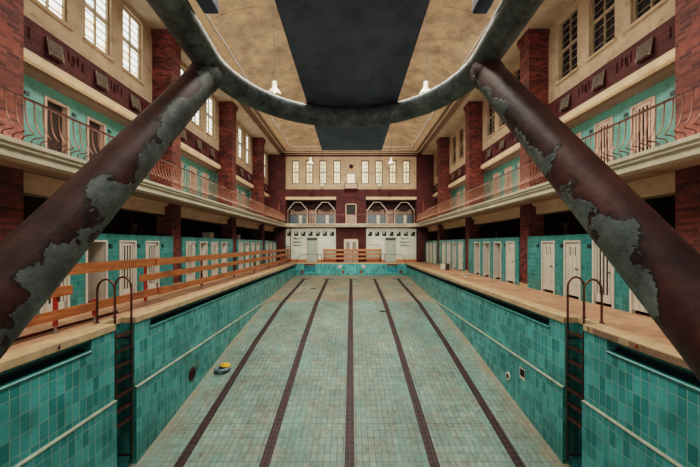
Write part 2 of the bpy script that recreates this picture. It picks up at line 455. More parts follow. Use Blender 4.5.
# ------------------------------------------------------------------ SETTING: side walls, balconies, ceiling
for s, nm in ((1, 'right'), (-1, 'left')):
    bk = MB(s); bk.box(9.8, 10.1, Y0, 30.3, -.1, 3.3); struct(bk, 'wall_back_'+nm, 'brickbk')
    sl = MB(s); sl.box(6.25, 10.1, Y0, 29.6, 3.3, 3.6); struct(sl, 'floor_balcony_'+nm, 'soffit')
    fa = MB(s)
    fa.prism([(6.26,3.28), (6.15,3.30), (6.15,3.44), (6.10,3.47), (6.10,3.52), (6.06,3.55), (6.06,3.63), (6.40,3.63), (6.40,3.28)], 'y', Y0, 29.25)
    struct(fa, 'trim_balcony_edge_'+nm, 'fascia')
    be = MB(s); be.prism([(7.32,2.87), (7.75,2.87), (7.75,3.31), (7.18,3.31), (7.18,3.22), (7.32,3.16)], 'y', Y0, 29.6); struct(be, 'trim_beam_'+nm, 'cream')
    # upper wall
    bb = MB(s); bb.box(7.80, 8.35, Y0, 29.6, 6.40, 7.20)
    for yc in [9.69 + 6.2*k for k in range(-2, 4)]:            # short soldier bricks standing out between the vents
        for dy in (-1.52, 0, 1.52):
            for k, (q, zz) in enumerate(((-.95,6.72), (-.78,6.80), (-.62,6.72), (.45,6.78), (.55,6.70))):
                bb.box(7.77, 7.81, yc+dy+q, yc+dy+q+.06, zz, zz+.26)
    struct(bb, 'wall_brick_band_'+nm, 'brickdk')
    cb = MB(s); cb.prism([(8.4,6.16), (7.74,6.16), (7.72,6.22), (7.72,6.36), (7.76,6.40), (8.4,6.40)], 'y', Y0, 29.6); struct(cb, 'trim_ledge_'+nm, 'cream')
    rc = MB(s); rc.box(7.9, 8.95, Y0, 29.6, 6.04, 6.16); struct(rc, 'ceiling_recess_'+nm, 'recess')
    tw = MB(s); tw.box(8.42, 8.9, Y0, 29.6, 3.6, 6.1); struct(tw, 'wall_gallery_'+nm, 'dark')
    # plaster with window openings
    pw = MB(s)
    wy = [9.69 + 6.2*k + dy for k in range(-2, 4) for dy in (-1.52, 0, 1.52)]
    wy = [y for y in wy if y < 29.0]
    edges = [Y0] + [e for y in wy for e in (y-.5, y+.5)] + [29.6]
    for i in range(0, len(edges), 2): pw.box(7.82, 8.25, edges[i], edges[i+1], 7.2, 10.2)
    for y in wy:
        pw.box(7.82, 8.25, y-.5, y+.5, 7.2, 7.78); pw.box(7.82, 8.25, y-.5, y+.5, 9.98, 10.2)
        pw.prism([(7.74,7.70), (7.74,7.76), (8.05,7.80), (8.05,7.70)], 'y', y-.58, y+.58)
    for k in range(-2, 4):
        y = 9.5 + 6.2*k
        pw.box(7.79, 7.9, y-2.65, y+2.65, 7.2, 7.26)
    struct(pw, 'wall_'+nm, 'plaster')

for s, nm in ((1, 'right'), (-1, 'left')):
    m = MB(s); m.box(6.3, 10.1, 30.0, 30.3, -.1, 3.4); m.box(6.3, 9.5, 29.5, 32.2, 3.4, 10.4); struct(m, 'wall_end_corner_'+nm, 'brickdk')

# windows of the side walls: frame, glazing bars and pane
WN = [0]
def window(loc, sx, w, h, rows, panemat, axis='x', cols=2, sash=True, bar='framedk', fr='frame', t=.05):
    WN[0] += 1
    root = bpy.data.objects.new('window_%d' % WN[0], None); C.objects.link(root); root.location = loc; root['kind'] = 'structure'
    f = MB(); p = MB(); b = MB()
    def bx(m, a0, a1, d0, d1, z0, z1):
        if axis == 'x': m.box(min(sx*d0, sx*d1), max(sx*d0, sx*d1), a0, a1, z0, z1)
        else: m.box(a0, a1, d0, d1, z0, z1)
    for a0, a1, z0, z1 in ((-w/2, -w/2+t, 0, h), (w/2-t, w/2, 0, h), (-w/2+t, w/2-t, 0, t), (-w/2+t, w/2-t, h-t, h)): bx(f, a0, a1, -.02, .08, z0, z1)
    if sash: bx(f, -w/2+t, w/2-t, -.03, .07, h*.5-.035, h*.5+.035)
    for c in range(1, cols):
        a = -w/2 + w*c/cols; bx(f, a-.016, a+.016, -.01, .06, t, h-t)
    for r in range(1, rows):
        z = h*r/rows
        if sash and abs(z-h*.5) < .05: continue
        bx(b, -w/2+t, w/2-t, .02, .05, z-.009, z+.009)
    bx(p, -w/2+t, w/2-t, .055, .07, t, h-t)
    f.build('window_frame', fr, root); b.build('glazing_bars', bar, root); p.build('pane', panemat, root)
    return root
for s in (1, -1):
    proto = None
    for y in wy:
        loc = (s*7.93, y, 7.78)
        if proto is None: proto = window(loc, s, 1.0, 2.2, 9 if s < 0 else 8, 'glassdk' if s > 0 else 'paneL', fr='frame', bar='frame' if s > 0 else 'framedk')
        else:
            r = copy_tree(proto, loc); WN[0] += 1; r.name = 'window_%d' % WN[0]

# ceiling: cornice mouldings, cove, flat and a long unseen skylight added for top light
prof = [(-.9,10.16), (-.25,10.15), (-.25,10.32), (-.15,10.36), (0,10.40), (.08,10.50), (.30,10.53), (.36,10.60), (.66,10.65), (.72,10.70), (.85,10.70), (1.2,10.88), (1.7,11.07), (2.25,11.20), (2.75,11.26)]
def loop(d, z):
    X = 6.45-d; Y = YF-d
    return [(-X, Y0, z), (-X, Y, z), (X, Y, z), (X, Y0, z)]
def cornice(pr, name, mat, smooth):
    m = MB(); m.grid([loop(max(d, -.9), z) for d, z in pr]); struct(m, name, mat, smooth=smooth)
cornice([(-.25,10.15), (-.25,10.34)], 'trim_cornice', 'cream', False)
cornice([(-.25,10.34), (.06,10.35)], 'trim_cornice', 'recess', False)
cornice([(.06,10.35), (.06,10.42), (.10,10.45)], 'trim_cornice', 'cream', False)
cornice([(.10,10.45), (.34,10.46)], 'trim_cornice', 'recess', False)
cornice([(.34,10.46), (.36,10.52), (.46,10.60), (.60,10.64), (.66,10.66)], 'trim_cornice', 'cream', True)
cornice([(.66,10.66), (.70,10.60), (.76,10.59), (.81,10.62), (.82,10.70)], 'trim_cornice', 'cream', True)
cornice(prof[10:], 'ceiling_cove', 'ceil', True)
for s, nm in ((1, 'right'), (-1, 'left')):
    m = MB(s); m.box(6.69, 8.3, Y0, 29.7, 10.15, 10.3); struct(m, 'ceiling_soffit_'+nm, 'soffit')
m = MB()
for a, b, y0, y1 in ((-3.71,-2.2,Y0,26.76), (2.2,3.71,Y0,26.76), (-2.2,2.2,24.5,26.76), (-2.2,2.2,Y0,1.0)): m.box(a, b, y0, y1, 11.26, 11.36)
struct(m, 'ceiling', 'ceil')
rib = MB()                                                   # shallow bands across the ceiling, one per pillar
for y in PY:
    pts = [(6.45-d, z) for d, z in prof[10:]]
    for sgn in (1, -1):
        for (x0, z0), (x1, z1) in zip(pts, pts[1:]):
            rib.prism([(sgn*x0, z0-.03), (sgn*x1, z1-.03), (sgn*x1, z1+.02), (sgn*x0, z0+.02)], 'y', y-.12, y+.12)
struct(rib, 'trim_ceiling_rib', 'ceil')
sk = MB()
for k in range(9): sk.box(-2.2, 2.2, 1.0+2.9375*k-.04, 1.0+2.9375*k+.04, 11.27, 11.33)
for x in (-1.1, 0, 1.1): sk.box(x-.03, x+.03, 1.0, 24.5, 11.27, 11.33)
struct(sk, 'trim_added_skylight', 'framedk')

# brick pillars
for s in (1, -1):
    proto = None
    for i, y in enumerate(PY):
        lab = 'tall dark red brick pillar %s, %s along from the diving platform' % (SIDE[s], ORD[i])
        loc = (s*PX, y, 0)
        if proto is None:
            r = thing('brick_pillar', lab, 'pillar', loc, 'tall brick pillars of the long sides')
            a = MB(s); a.box(0, .6, -PW/2, PW/2, 0, 3.3); a.build('lower_shaft', 'brick', r)
            a = MB(s); a.box(0, .85, -PW/2, PW/2, 3.6, 9.85); a.build('upper_shaft', 'brick', r)
            a = MB(s); a.box(-.05, .85, -PW/2-.05, PW/2+.05, 9.85, 9.95); a.box(-.02, .85, -PW/2-.02, PW/2+.02, 9.75, 9.85); a.box(-.08, .85, -PW/2-.08, PW/2+.08, 9.95, 10.15); a.build('capital', 'brick', r)
            a = MB(s); a.box(-.03, .1, -PW/2-.02, PW/2+.02, 0, .12); a.build('plinth', 'coping', r)
            proto = r
        else: copy_tree(proto, loc, lab)
    y = 29.42
    r = thing('brick_pillar', 'broad brick corner pillar at the end wall %s' % SIDE[s], 'pillar', (s*6.2, y, 0))
    a = MB(s); a.box(.15, 1.2, .1, 1.0, 0, 3.3); a.build('lower_shaft', 'brickdk', r)
    a = MB(s); a.box(0, 1.75, 0, .8, 3.6, 10.15); a.build('upper_shaft', 'brickdk', r)
    a = MB(s); a.tube([(.62, -.10, 4.6), (.62, -.10, 5.5)], .16, 10); a.tube([(.62,-.10,5.5), (.62,-.10,6.0)], [.16,.02], 10); a.build('pilaster', 'brick', r)

# square vents set into the brick band
for s in (1, -1):
    proto = None
    for b in range(4):
        for j, dy in enumerate((-1.52, 0, 1.52)):
            y = 9.69 + 6.2*b + dy
            if y > 29: continue
            lab = '%s square wall vent %s, after the %s brick pillar' % (ORD[j], SIDE[s], ORD[b])
            if proto is None:
                r = thing('wall_vent', lab, 'vent', (s*7.80, y, 6.8), 'square vents in the brick band')
                a = MB(s); a.prism([(0,-.22), (-.10,-.22), (-.02,.22), (0,.22)], 'y', -.22, .22); a.build('vent_box', 'raildark', r)
                a = MB(s)
                for k in range(7):
                    z = -.18 + .055*k; a.prism([(-.115+.0073*k,z), (-.135+.0073*k,z+.012), (-.115+.0073*k,z+.04), (-.09+.0073*k,z+.03)], 'y', -.19, .19)
                for q in (-.21, .17): a.prism([(-.12,-.22), (-.02,-.22), (.03,.22), (-.05,.22)], 'y', q, q+.04)
                a.build('louvre', 'vent', r)
                proto = r
            else: copy_tree(proto, (s*7.80, y, 6.8), lab)

# ------------------------------------------------------------------ changing cabins, two storeys
def cabin(s, level, a, b, c, kind):
    """front panel from y=a to b, door centred at c, built at the origin; +x is away from the pool"""
    if level == 0: h, dh, dw, mat, dep = 1.98, 1.82, .72, 'tealtile', 1.2
    else: h, dh, dw, mat, dep = 2.44, 2.15, .72, 'tealpaint', .12
    r = bpy.data.objects.new('changing_cabin', None); C.objects.link(r); r.empty_display_size = .1
    w = MB(s); t = .07
    w.box(0, t, a, c-dw/2, 0, h); w.box(0, t, c+dw/2, b, 0, h); w.box(0, t, c-dw/2, c+dw/2, dh, h)
    if level == 1:                                                 # panel mouldings on the painted front
        for (p, q) in ((a+.05, c-dw/2-.10), (c+dw/2+.10, b-.05)):
            if q-p > .2:
                for (y0, y1, z0, z1) in ((p, p+.03, .15, 2.25), (q-.03, q, .15, 2.25), (p, q, 2.22, 2.25)): w.box(-.015, .01, y0, y1, z0, z1)
    else:
        w.box(-.012, t, a, b, h, h+.025)
    w.build('front_panel', mat, r)
    if level == 0:
        p = MB(s); p.box(t, dep, b-.03, b, 0, h-.02); p.box(dep-.04, dep, a, b-.03, 0, h-.02); p.build('partition', 'cabinin', r)
    f = MB(s); ft = .055
    f.box(-.025, t+.01, c-dw/2-.01, c-dw/2+ft, 0, dh); f.box(-.025, t+.01, c+dw/2-ft, c+dw/2+.01, 0, dh); f.box(-.025, t+.01, c-dw/2+ft, c+dw/2-ft, dh-ft, dh)
    f.build('door_frame', 'white' if level == 0 else 'pinkwood', r)
    iw = dw/2-ft; z0, z1 = .09, dh-ft-.005
    dmat = 'white' if level == 0 else 'pinkwood'
    if kind in ('slat', 'slot'):
        d = MB(s)
        if kind == 'slat':
            d.box(.0, .035, c-iw, c-iw+.07, z0, z1); d.box(.0, .035, c+iw-.07, c+iw, z0, z1)
            d.box(.0, .035, c-iw, c+iw, z0, z0+.22); d.box(.0, .035, c-iw, c+iw, z1-.1, z1)
            n = 4; g = (2*iw-.14)/n
            for k in range(n): d.box(.008, .03, c-iw+.07+g*k+.032, c-iw+.07+g*(k+1)-.032, z0+.2, z1-.08)
        else:
            d.box(.01, .035, c-iw, c+iw, z0, z1-.42); d.box(.01, .035, c-iw, c+iw, z1-.14, z1)
            for (y0, y1) in ((-iw, -.14), (-.09, -.03), (.03, .09), (.14, iw)): d.box(.01, .035, c+y0, c+y1, z1-.42, z1-.14)
            d.box(.01, .035, c-.012, c+.012, z1-.42, z1-.14)
            for q in (-iw, -iw*.5, 0, iw*.5, iw-.012): d.box(.0, .012, c+q, c+q+.012, z0, z1-.45)
        do = d.build('door', dmat, r)
        k = MB(s); k.box(.045, .05, c-iw, c+iw, z0, z1); k.build('door_gap_shade', 'dark', do)  # dark sheet standing in for the shade seen through the door gaps
        k = MB(s); k.lathe([(.02,0), (.02,-.02), (.012,-.03), (.028,-.05), (.02,-.065), (0,-.07)], (0, c-iw+.09, z0+.85), 'x', 8); k.build('door_knob', 'raildark', do)
    else:
        ang = math.radians(78 if kind == 'open' else 48); hy = c-s*iw*0 - iw
        d = MB(s)
        ca, sa = math.cos(ang), math.sin(ang)
        pts = lambda u, v: (.02 + u*sa + v*ca, c+iw - u*ca + v*sa)
        L_ = 2*iw
        d.prism([pts(0,0), pts(L_,0), pts(L_,.03), pts(0,.03)], 'z', z0, z1)
        d.prism([pts(.06,-.008), pts(L_-.06,-.008), pts(L_-.06,0), pts(.06,0)], 'z', z0+.15, z1-.45)
        do = d.build('door', dmat, r)
        q = pts(L_-.08, -.03)
        k = MB(s); k.lathe([(.02,-.03), (.03,0), (.02,.03)], (q[0], q[1], z0+.85), 'z', 8); k.build('door_knob', 'raildark', do)
    if b-c-dw/2 > .22:
        yq = c+dw/2+.05+min(.12, (b-c-dw/2)/2-.1)
        p = MB(s); p.bbox(-.022, .0, yq, yq+.13, dh-.22, dh-.11, .004); p.build('number_plate', 'plaque', r)
    return r
LOOK = {'slat': 'closed slatted door', 'slot': 'closed white door with slots', 'open': 'door standing open', 'ajar': 'door ajar'}
G = {
 ( 1,0): [('slot','slat','slot','slot'), ('slot','open','open','open'), ('slot','open','slot','slot'), ('slot','slat','slot')],
 (-1,0): [('slat','open','slat','slat'), ('slat','ajar','slat','ajar'), ('slat','ajar','slat','ajar'), ('slat','slat','ajar')],
 ( 1,1): [('slat','slat','slat','slat'), ('slat','slat','slat','slat'), ('slat','slat','slat','slat'), ('slat','slat','slat')],
 (-1,1): [('open','open','open','slat'), ('slat','slat','slat','slat'), ('slat','slat','slat','slat'), ('slat','slat','slat')]}
cache = {}
for (s, lv), bays in G.items():
    for bi, kinds in enumerate(bays):
        y0 = PY[bi] + PW/2
        y1 = PY[bi+1] - PW/2 if bi < 3 else 29.45
        pitch, c0 = (1.2, .65) if lv == 0 else (1.36, .72)
        n = len(kinds)
        for j, kd in enumerate(kinds):
            c = c0 + pitch*j
            a = 0 if j == 0 else c-pitch/2; b = c+pitch/2 if j < n-1 else y1-y0+(PW if lv and bi < 3 else 0)
            # neighbours share their edge
            key = (s, lv, kd, round(a-c, 3), round(b-c, 3))
            loc = (s*(6.99 if lv == 0 else 8.30), y0+c, 0 if lv == 0 else 3.6)
            where = 'after the %s brick pillar' % ORD[bi]
            grp = ('poolside' if lv == 0 else 'gallery') + ' changing cabins ' + SIDE[s]
            lab = '%s %s, %s cabin with %s, %s' % ('barrier-side' if s < 0 else 'open-deck', 'poolside' if lv == 0 else 'gallery', ORD[j], LOOK[kd], where)
            if key in cache: copy_tree(cache[key], loc, lab)
            else:
                r = cabin(s, lv, a-c, b-c, 0.0, kd); r.location = loc; tag(r, lab, 'changing cabin', grp); cache[key] = r

# ------------------------------------------------------------------ balcony railings with bellied bars
def railing(s, length, n, label, loc):
    r = thing('balcony_railing', label, 'railing', loc, 'bellied balcony railings of the long sides')
    a = MB(s); a.box(-.02, .03, 0, length, .86, .90); a.build('top_rail', 'raildark', r)
    a = MB(s); a.box(.03, .07, 0, length, .03, .055); a.build('bottom_rail', 'raildark', r)
    src = None
    for k in range(n):
        y = (k+.5)*length/n
        if src is None:
            b = MB(s)
            b.tube([(0,0,.87), (0,0,.70), (-.015,0,.52), (-.05,0,.38), (-.105,0,.27), (-.16,0,.20), (-.15,0,.175), (-.08,0,.165), (0,0,.15), (.05,0,.12), (.05,0,.0)], .0125, 6)
            src = b.build('baluster', 'metalred', r, smooth=True); src.location = (0, y, 0)
        else:
            o = src.copy(); C.objects.link(o); o.location = (0, y, 0); o.parent = r
    return r
for s in (1, -1):
    proto = None
    for k in range(-1, 4):
        y = PY[0] + 6.2*k; loc = (s*6.22, y, 3.63)
        lab = 'bellied iron balcony railing %s, %s' % (SIDE[s], 'before the first pillar' if k < 0 else 'starting at the %s pillar' % ORD[k])
        if k == 3:
            railing(s, 29.2-y, 25, lab, loc)
        elif proto is None: proto = railing(s, 6.2, 36, lab, loc)
        else: copy_tree(proto, loc, lab)

# ------------------------------------------------------------------ SETTING: end wall
wx = [q*v for q in (-1, 1) for v in (1.33, 2.65, 3.96, 5.26)]
wx.sort(); ww, wz0, wz1 = .72, 7.42, 9.66
e = MB()
ed = [-6.3] + [t for x in wx if x < 0 for t in (x-ww/2, x+ww/2)] + [-.4]
for sgn in (-1, 1):
    for i in range(0, len(ed), 2):
        a, b = sorted((sgn*-1*ed[i]*-1, sgn*-1*ed[i+1]*-1)); e.box(a, b, YF, YF+.35, 6.9, 10.2)
for x in wx: e.box(x-ww/2, x+ww/2, YF, YF+.35, 6.9, wz0); e.box(x-ww/2, x+ww/2, YF, YF+.35, wz1, 10.2)
e.box(-.4, .4, YF, YF+.35, 8.45, 10.2); e.box(-.4, .4, YF, YF+.35, 6.9, 7.4)
struct(e, 'wall_end_upper', 'plaster')
e = MB(); e.box(-6.3, 6.3, YF-.04, YF, 10.0, 10.17); struct(e, 'trim_end_top', 'brickdk')
proto = None
for x in wx:
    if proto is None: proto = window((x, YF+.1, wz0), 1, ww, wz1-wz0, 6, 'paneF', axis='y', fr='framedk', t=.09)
    else:
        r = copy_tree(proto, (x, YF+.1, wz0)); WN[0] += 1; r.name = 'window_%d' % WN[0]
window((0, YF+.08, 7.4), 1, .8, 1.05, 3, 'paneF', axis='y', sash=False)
e = MB()
e.box(-6.3, 6.3, YF-.02, YF+.35, 6.18, 6.9)
for sgn in (-1, 1):
    for k in range(12): e.box(sgn*(1.8+.35*k)-.04, sgn*(1.8+.35*k)+.04, YF-.05, YF, 6.5, 6.68)
e.box(-1.42, -.5, YF-.04, YF+1.0, 3.6, 6.18); e.box(.5, 1.42, YF-.04, YF+1.0, 3.6, 6.18); e.box(-.5, .5, YF-.04, YF+1.0, 5.5, 6.18)
for k in range(9): e.box(-.72+.18*k-.05, -.72+.18*k+.05, YF-.10, YF, 5.95, 6.12)
e.box(-.8, .8, YF-.12, YF, 6.12, 6.2)
e.box(-1.45, -.66, 29.85, 31, -.05, 3.35); e.box(.66, 1.45, 29.85, 31, -.05, 3.35); e.box(-.66, .66, 29.85, 31, 2.2, 3.35)
struct(e, 'wall_end_brick', 'brickdk')
for sgn in (-1, 1):
    a, b = sorted((sgn*1.42, sgn*6.25))
    m = MB(); m.box(a, b, YF-.06, YF+.35, 5.93, 6.18); struct(m, 'trim_gallery_lintel', 'cream')
    m = MB(); m.box(a, b, 31.9, 32.1, 3.5, 6.2); struct(m, 'wall_gallery_end', 'pinkwood')
    m = MB(); m.box(a, b, 31.84, 31.9, 5.25, 6.0); struct(m, 'trim_gallery_shade', 'brickbk')  # dark panel put in as the shade above the braces
    m = MB(); m.box(a, b, 29.6, 32, 6.0, 6.18); struct(m, 'ceiling_gallery_end', 'dark')  # ceiling coloured dark to deepen its shadow
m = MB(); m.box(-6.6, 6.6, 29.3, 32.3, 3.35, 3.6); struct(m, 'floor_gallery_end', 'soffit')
m = MB()
m.prism([(29.35,3.30), (29.2,3.32), (29.2,3.44), (29.15,3.47), (29.1,3.55), (29.1,3.63), (29.5,3.63), (29.5,3.30)], 'x', -6.2, 6.2)
m.prism([(29.2,3.24), (28.85,3.30), (28.8,3.46), (28.78,3.62), (29.2,3.62)], 'x', -1.45, 1.45)
for sgn in (-1, 1):                                              # rounded corners joining the side balconies
    m.prism([(sgn*6.3, 29.3), (sgn*6.3, 28.0), (sgn*6.08, 28.2), (sgn*5.95, 28.7), (sgn*5.6, 29.05), (sgn*5.1, 29.15), (sgn*5.0, 29.3)], 'z', 3.32, 3.63)
struct(m, 'trim_balcony_edge_end', 'fascia')

# central door onto the gallery
r = bpy.data.objects.new('door_1', None); C.objects.link(r); r['kind'] = 'structure'; r.location = (0, YF, 3.62)
a = MB()
for x0, x1, z0, z1 in ((-.52,-.44,0,1.9), (.44,.52,0,1.9), (-.52,.52,1.82,1.9)): a.box(x0, x1, -.09, .05, z0, z1)
a.build('door_frame', 'cream', r)
a = MB(); a.box(-.44, .44, .1, .14, .85, 1.82); a.build('pane', 'black', r)
a = MB(); a.box(-.44, -.02, .06, .12, 0, .85); a.box(.02, .44, .06, .12, 0, .85); a.build('door_panel', 'pinkwood', r)
# ground-floor doors
def enddoor(n, x, w, h, two, mat):
    r = bpy.data.objects.new('door_%d' % n, None); C.objects.link(r); r['kind'] = 'structure'; r.location = (x, 30.0 if not two else 29.85, 0)
    a = MB()
    for x0, x1, z0, z1 in ((-w/2-.07,-w/2,0,h+.07), (w/2,w/2+.07,0,h+.07), (-w/2-.07,w/2+.07,h,h+.07)): a.box(x0, x1, -.06, .1, z0, z1)
    a.build('door_frame', 'cream' if two else 'fascia', r)
    leafs = ((-w/2, -.01), (.01, w/2)) if two else ((-w/2, w/2),)
    for x0, x1 in leafs:
        a = MB(); top = h-.02 if two else h-.24
        a.box(x0+.01, x1-.01, .0, .05, .02, top)
        a.box(x0+.08, x1-.08, -.015, 0, .15, .85); a.box(x0+.08, x1-.08, -.015, 0, 1.0, top-.12)
        d = a.build('door_leaf', mat, r)
        k = MB(); k.tube([(x1-.1, -.02, 1.02), (x1-.1, -.06, 1.02), (x1-.22, -.06, 1.02)], .012, 6); k.build('door_handle', 'raildark', d)
        if two:
            a = MB(); a.box(x0+.12, x1-.12, -.03, -.015, 1.1, top-.2); a.build('pane', 'vent', d)
    if not two:
        a = MB(); a.box(-w/2, w/2, .0, .04, h-.22, h); a.build('transom', 'plaque', r)
enddoor(2, 0, 1.22, 2.12, True, 'white')
enddoor(3, -3.75, .95, 2.3, False, 'doorgreen')
enddoor(4, 3.80, .95, 2.3, False, 'doorgreen')
# white ground wall with the row of square openings
sq = [1.42+.42+.69*k for k in range(7)]
for sgn, nm in ((-1, 'left'), (1, 'right')):
    w = MB(); a, b = 1.45, 6.35
    dx = 3.75 if sgn < 0 else 3.80
    def bx(x0, x1, z0, z1):
        p, q = sorted((sgn*x0, sgn*x1)); w.box(p, q, 30.0, 30.25, z0, z1)
    bx(a, dx-.475, 0, 2.48); bx(dx+.475, b, 0, 2.48); bx(dx-.475, dx+.475, 2.3, 2.48); bx(a, b, 2.9, 3.35)
    prev = a
    for x in sq: bx(prev, x-.2, 2.48, 2.9); prev = x+.2
    bx(prev, b, 2.48, 2.9)
    struct(w, 'wall_end_'+nm, 'whitewall')
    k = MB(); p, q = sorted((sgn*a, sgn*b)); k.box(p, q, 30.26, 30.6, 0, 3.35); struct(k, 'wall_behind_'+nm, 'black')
    k = MB()
    for x0, x1 in ((a, dx-.55), (dx+.55, b)):
        p, q = sorted((sgn*x0, sgn*x1)); k.box(p, q, 29.95, 30.0, 0, .22)
    struct(k, 'baseboard_end_'+nm, 'cord')
    for i, x in enumerate(sq):                                   # little ventilation flaps hanging in the openings
        o = MB(); o.prism([(30.05,2.88), (30.08,2.88), (30.16,2.70), (30.13,2.70)], 'x', sgn*x-.19+.02*(i%3), sgn*x+.05*(i%3)-.02)
        struct(o, 'trim_vent_flap', 'whitewall')
k = MB(); k.box(-5.86, -5.80, 29.92, 30.0, 0, 3.2); k.box(-6.35, -5.86, 29.94, 30.0, 1.42, 1.48); struct(k, 'trim_end_post', 'raildark')
# lettering and scrawl on the end wall
FR = (PI/2, 0, 0)
for x, lines, lab in ((-5.22, ('Männer', 'Duschen', 'Toiletten'), 'three lines of dark lettering on the white wall beside the door nearer the wooden barrier'),
                      (5.15, ('Frauen', 'Duschen', 'Toiletten'), 'three lines of dark lettering on the white wall beside the door away from the barrier')):
    r = thing('wall_lettering', lab, 'lettering', (x, 29.99, 1.9))
    for i, t in enumerate(lines): text('text_line', t, .235, (0, 0, .33-.33*i), FR, 'inkdark', parent=r)
sc = MB()
pts = []
for i in range(60): pts.append((1.75 + .021*i, 29.985, 1.62 + .085*math.sin(i*1.05) + .05*math.sin(i*.31)))
sc.tube(pts, .016, 5); o = sc.build('wall_scrawl', 'inkpink', origin=(2.4, 29.985, 1.6)); tag(o, 'faded pink scrawled writing on the white end wall', 'graffiti')
# small box balcony below the central window and the emblem above
r = thing('box_balcony', 'small boxed balcony below the little central window of the end wall', 'balcony', (0, YF, 6.86))
a = MB(); a.prism([(0,-.35), (-.15,-.18), (-.4,0), (-.4,.06), (0,.06)], 'x', -.62, .62); a.build('floor_slab', 'brickdk', r)
a = MB(); a.box(-.62, .62, -.40, -.36, .52, .58); a.box(-.64, -.58, -.40, 0, .52, .58); a.box(.58, .64, -.40, 0, .52, .58)
a.build('top_rail', 'raildark', r)
a = MB(); a.box(-.55, .55, -.385, -.365, .06, .52); a.build('front_panel', 'pinkwood', r)
for x in (-.6, .6):
    a = MB(); a.box(x-.03, x+.03, -.4, -.34, .06, .56); a.build('corner_post', 'raildark', r)
r = MB(); r.lathe([(.0,-.10), (.10,-.09), (.17,-.05), (.20,0)], (0,0,0), 'y', 14); r.lathe([(0,-.16), (.07,-.13), (.09,-.08)], (0,0,.02), 'y', 10)
o = r.build('wall_ornament', 'brickbk', origin=(0,0,0), smooth=True); o.location = (0.02, YF, 9.06); tag(o, 'small dark round ornament on the plaster above the central window', 'ornament')
# white angular frames and painted lockers in the end gallery
for gi, xc in enumerate((-5.25, -2.55, 2.55, 5.25)):
    nm = ('over the wooden-barrier corner', 'beside the central pier on the barrier side', 'beside the central pier on the open-deck side', 'over the open-deck corner')[gi]
    r = thing('alcove_frame', 'white angular alcove frame in the end gallery %s' % nm, 'frame', (xc, 30.6, 3.6), 'white frames of the end gallery')
    a = MB(); a.tube([(-.95, 0, 1.45), (-.32, 0, 2.22), (.32, 0, 2.22), (.95, 0, 1.45)], .055, 6); a.build('top_bar', 'lampwhite', r)
    for x in (-.95, .95):
        a = MB(); a.box(x-.04, x+.04, -.04, .04, 0, 1.47); a.build('post', 'pinkwood', r)
    a = MB(); a.box(-.45, .45, .3, .5, 1.55, 1.85); a.build('lamp_box', 'dark', r)
    r = thing('locker', 'low blue-grey lockers in the end gallery %s' % nm, 'locker', (xc, 31.2, 3.6), 'lockers of the end gallery')
    a = MB(); a.box(-.92, .92, 0, .5, 0, 1.05); a.build('locker_body', 'blue', r)
    for k, (x, mt) in enumerate(((-.72,'blue'), (-.28,'blue'), (.16,'white'), (.6,'blue'))):
        a = MB(); a.bbox(x-.17+.02, x+.17, -.03, 0, .06, 1.0, .006); a.build('locker_door', mt, r)
for sgn in (-1, 1):
    WN[0] += 0
    r = bpy.data.objects.new('door_%d' % (5 if sgn < 0 else 6), None); C.objects.link(r); r['kind'] = 'structure'; r.location = (sgn*3.9, 31.9, 3.6)
    a = MB()
    for x0, x1, z0, z1 in ((-.48,-.40,0,1.62), (.40,.48,0,1.62), (-.48,.48,1.54,1.62)): a.box(x0, x1, -.08, 0, z0, z1)
    a.build('door_frame', 'raildark', r)
    a = MB(); a.box(-.40, .40, -.04, 0, 0, 1.54); a.box(-.3, .3, -.05, -.04, .15, .7); a.box(-.3, .3, -.05, -.04, .85, 1.45); a.build('door_leaf', 'pinkwood', r)
# end railings
for sgn in (-1, 1):
    r = thing('gallery_railing', 'thin straight railing of the end gallery, %s half' % ('barrier-side' if sgn < 0 else 'open-deck'), 'railing', (sgn*3.75, 29.3, 3.63))
    a = MB(); a.box(-2.35, 2.35, -.02, .02, .82, .86); a.build('top_rail', 'raildark', r)
    src = None
    for k in range(28):
        if src is None: src = MB().box(-.01, .01, -.01, .01, 0, .82).build('baluster', 'raildark', r)
        else: o = src.copy(); C.objects.link(o); o.parent = r; src_ = o
        (src if k == 0 else o).location = (-2.33+.1726*k, 0, 0)
    for x in (-2.35, -.02, 2.31):
        a = MB(); a.box(x, x+.04, -.02, .02, 0, .9); a.build('post', 'raildark', r)
r = thing('gallery_railing', 'short railing in front of the central gallery door', 'railing', (0, 28.95, 3.62))
a = MB(); a.box(-1.4, 1.4, -.02, .02, .80, .84); a.box(-1.4, -1.36, 0, .4, .80, .84); a.box(1.36, 1.4, 0, .4, .80, .84); a.build('top_rail', 'raildark', r)
src = None
for k in range(17):
    if src is None: src = MB().box(-.01, .01, -.01, .01, 0, .80).build('baluster', 'raildark', r); o = src
    else: o = src.copy(); C.objects.link(o); o.parent = r
    o.location = (-1.38+.1725*k, 0, 0)

# dark windows in the back walls behind the cabins
for s in (1, -1):
    for b in range(-1, 4):
        for dy in (-1.3, 1.3):
            y = 9.5 + 6.2*b + dy
            window((s*9.72, y, 2.05), s, 1.1, .95, 2, 'glassdk', fr='raildark', sash=False)

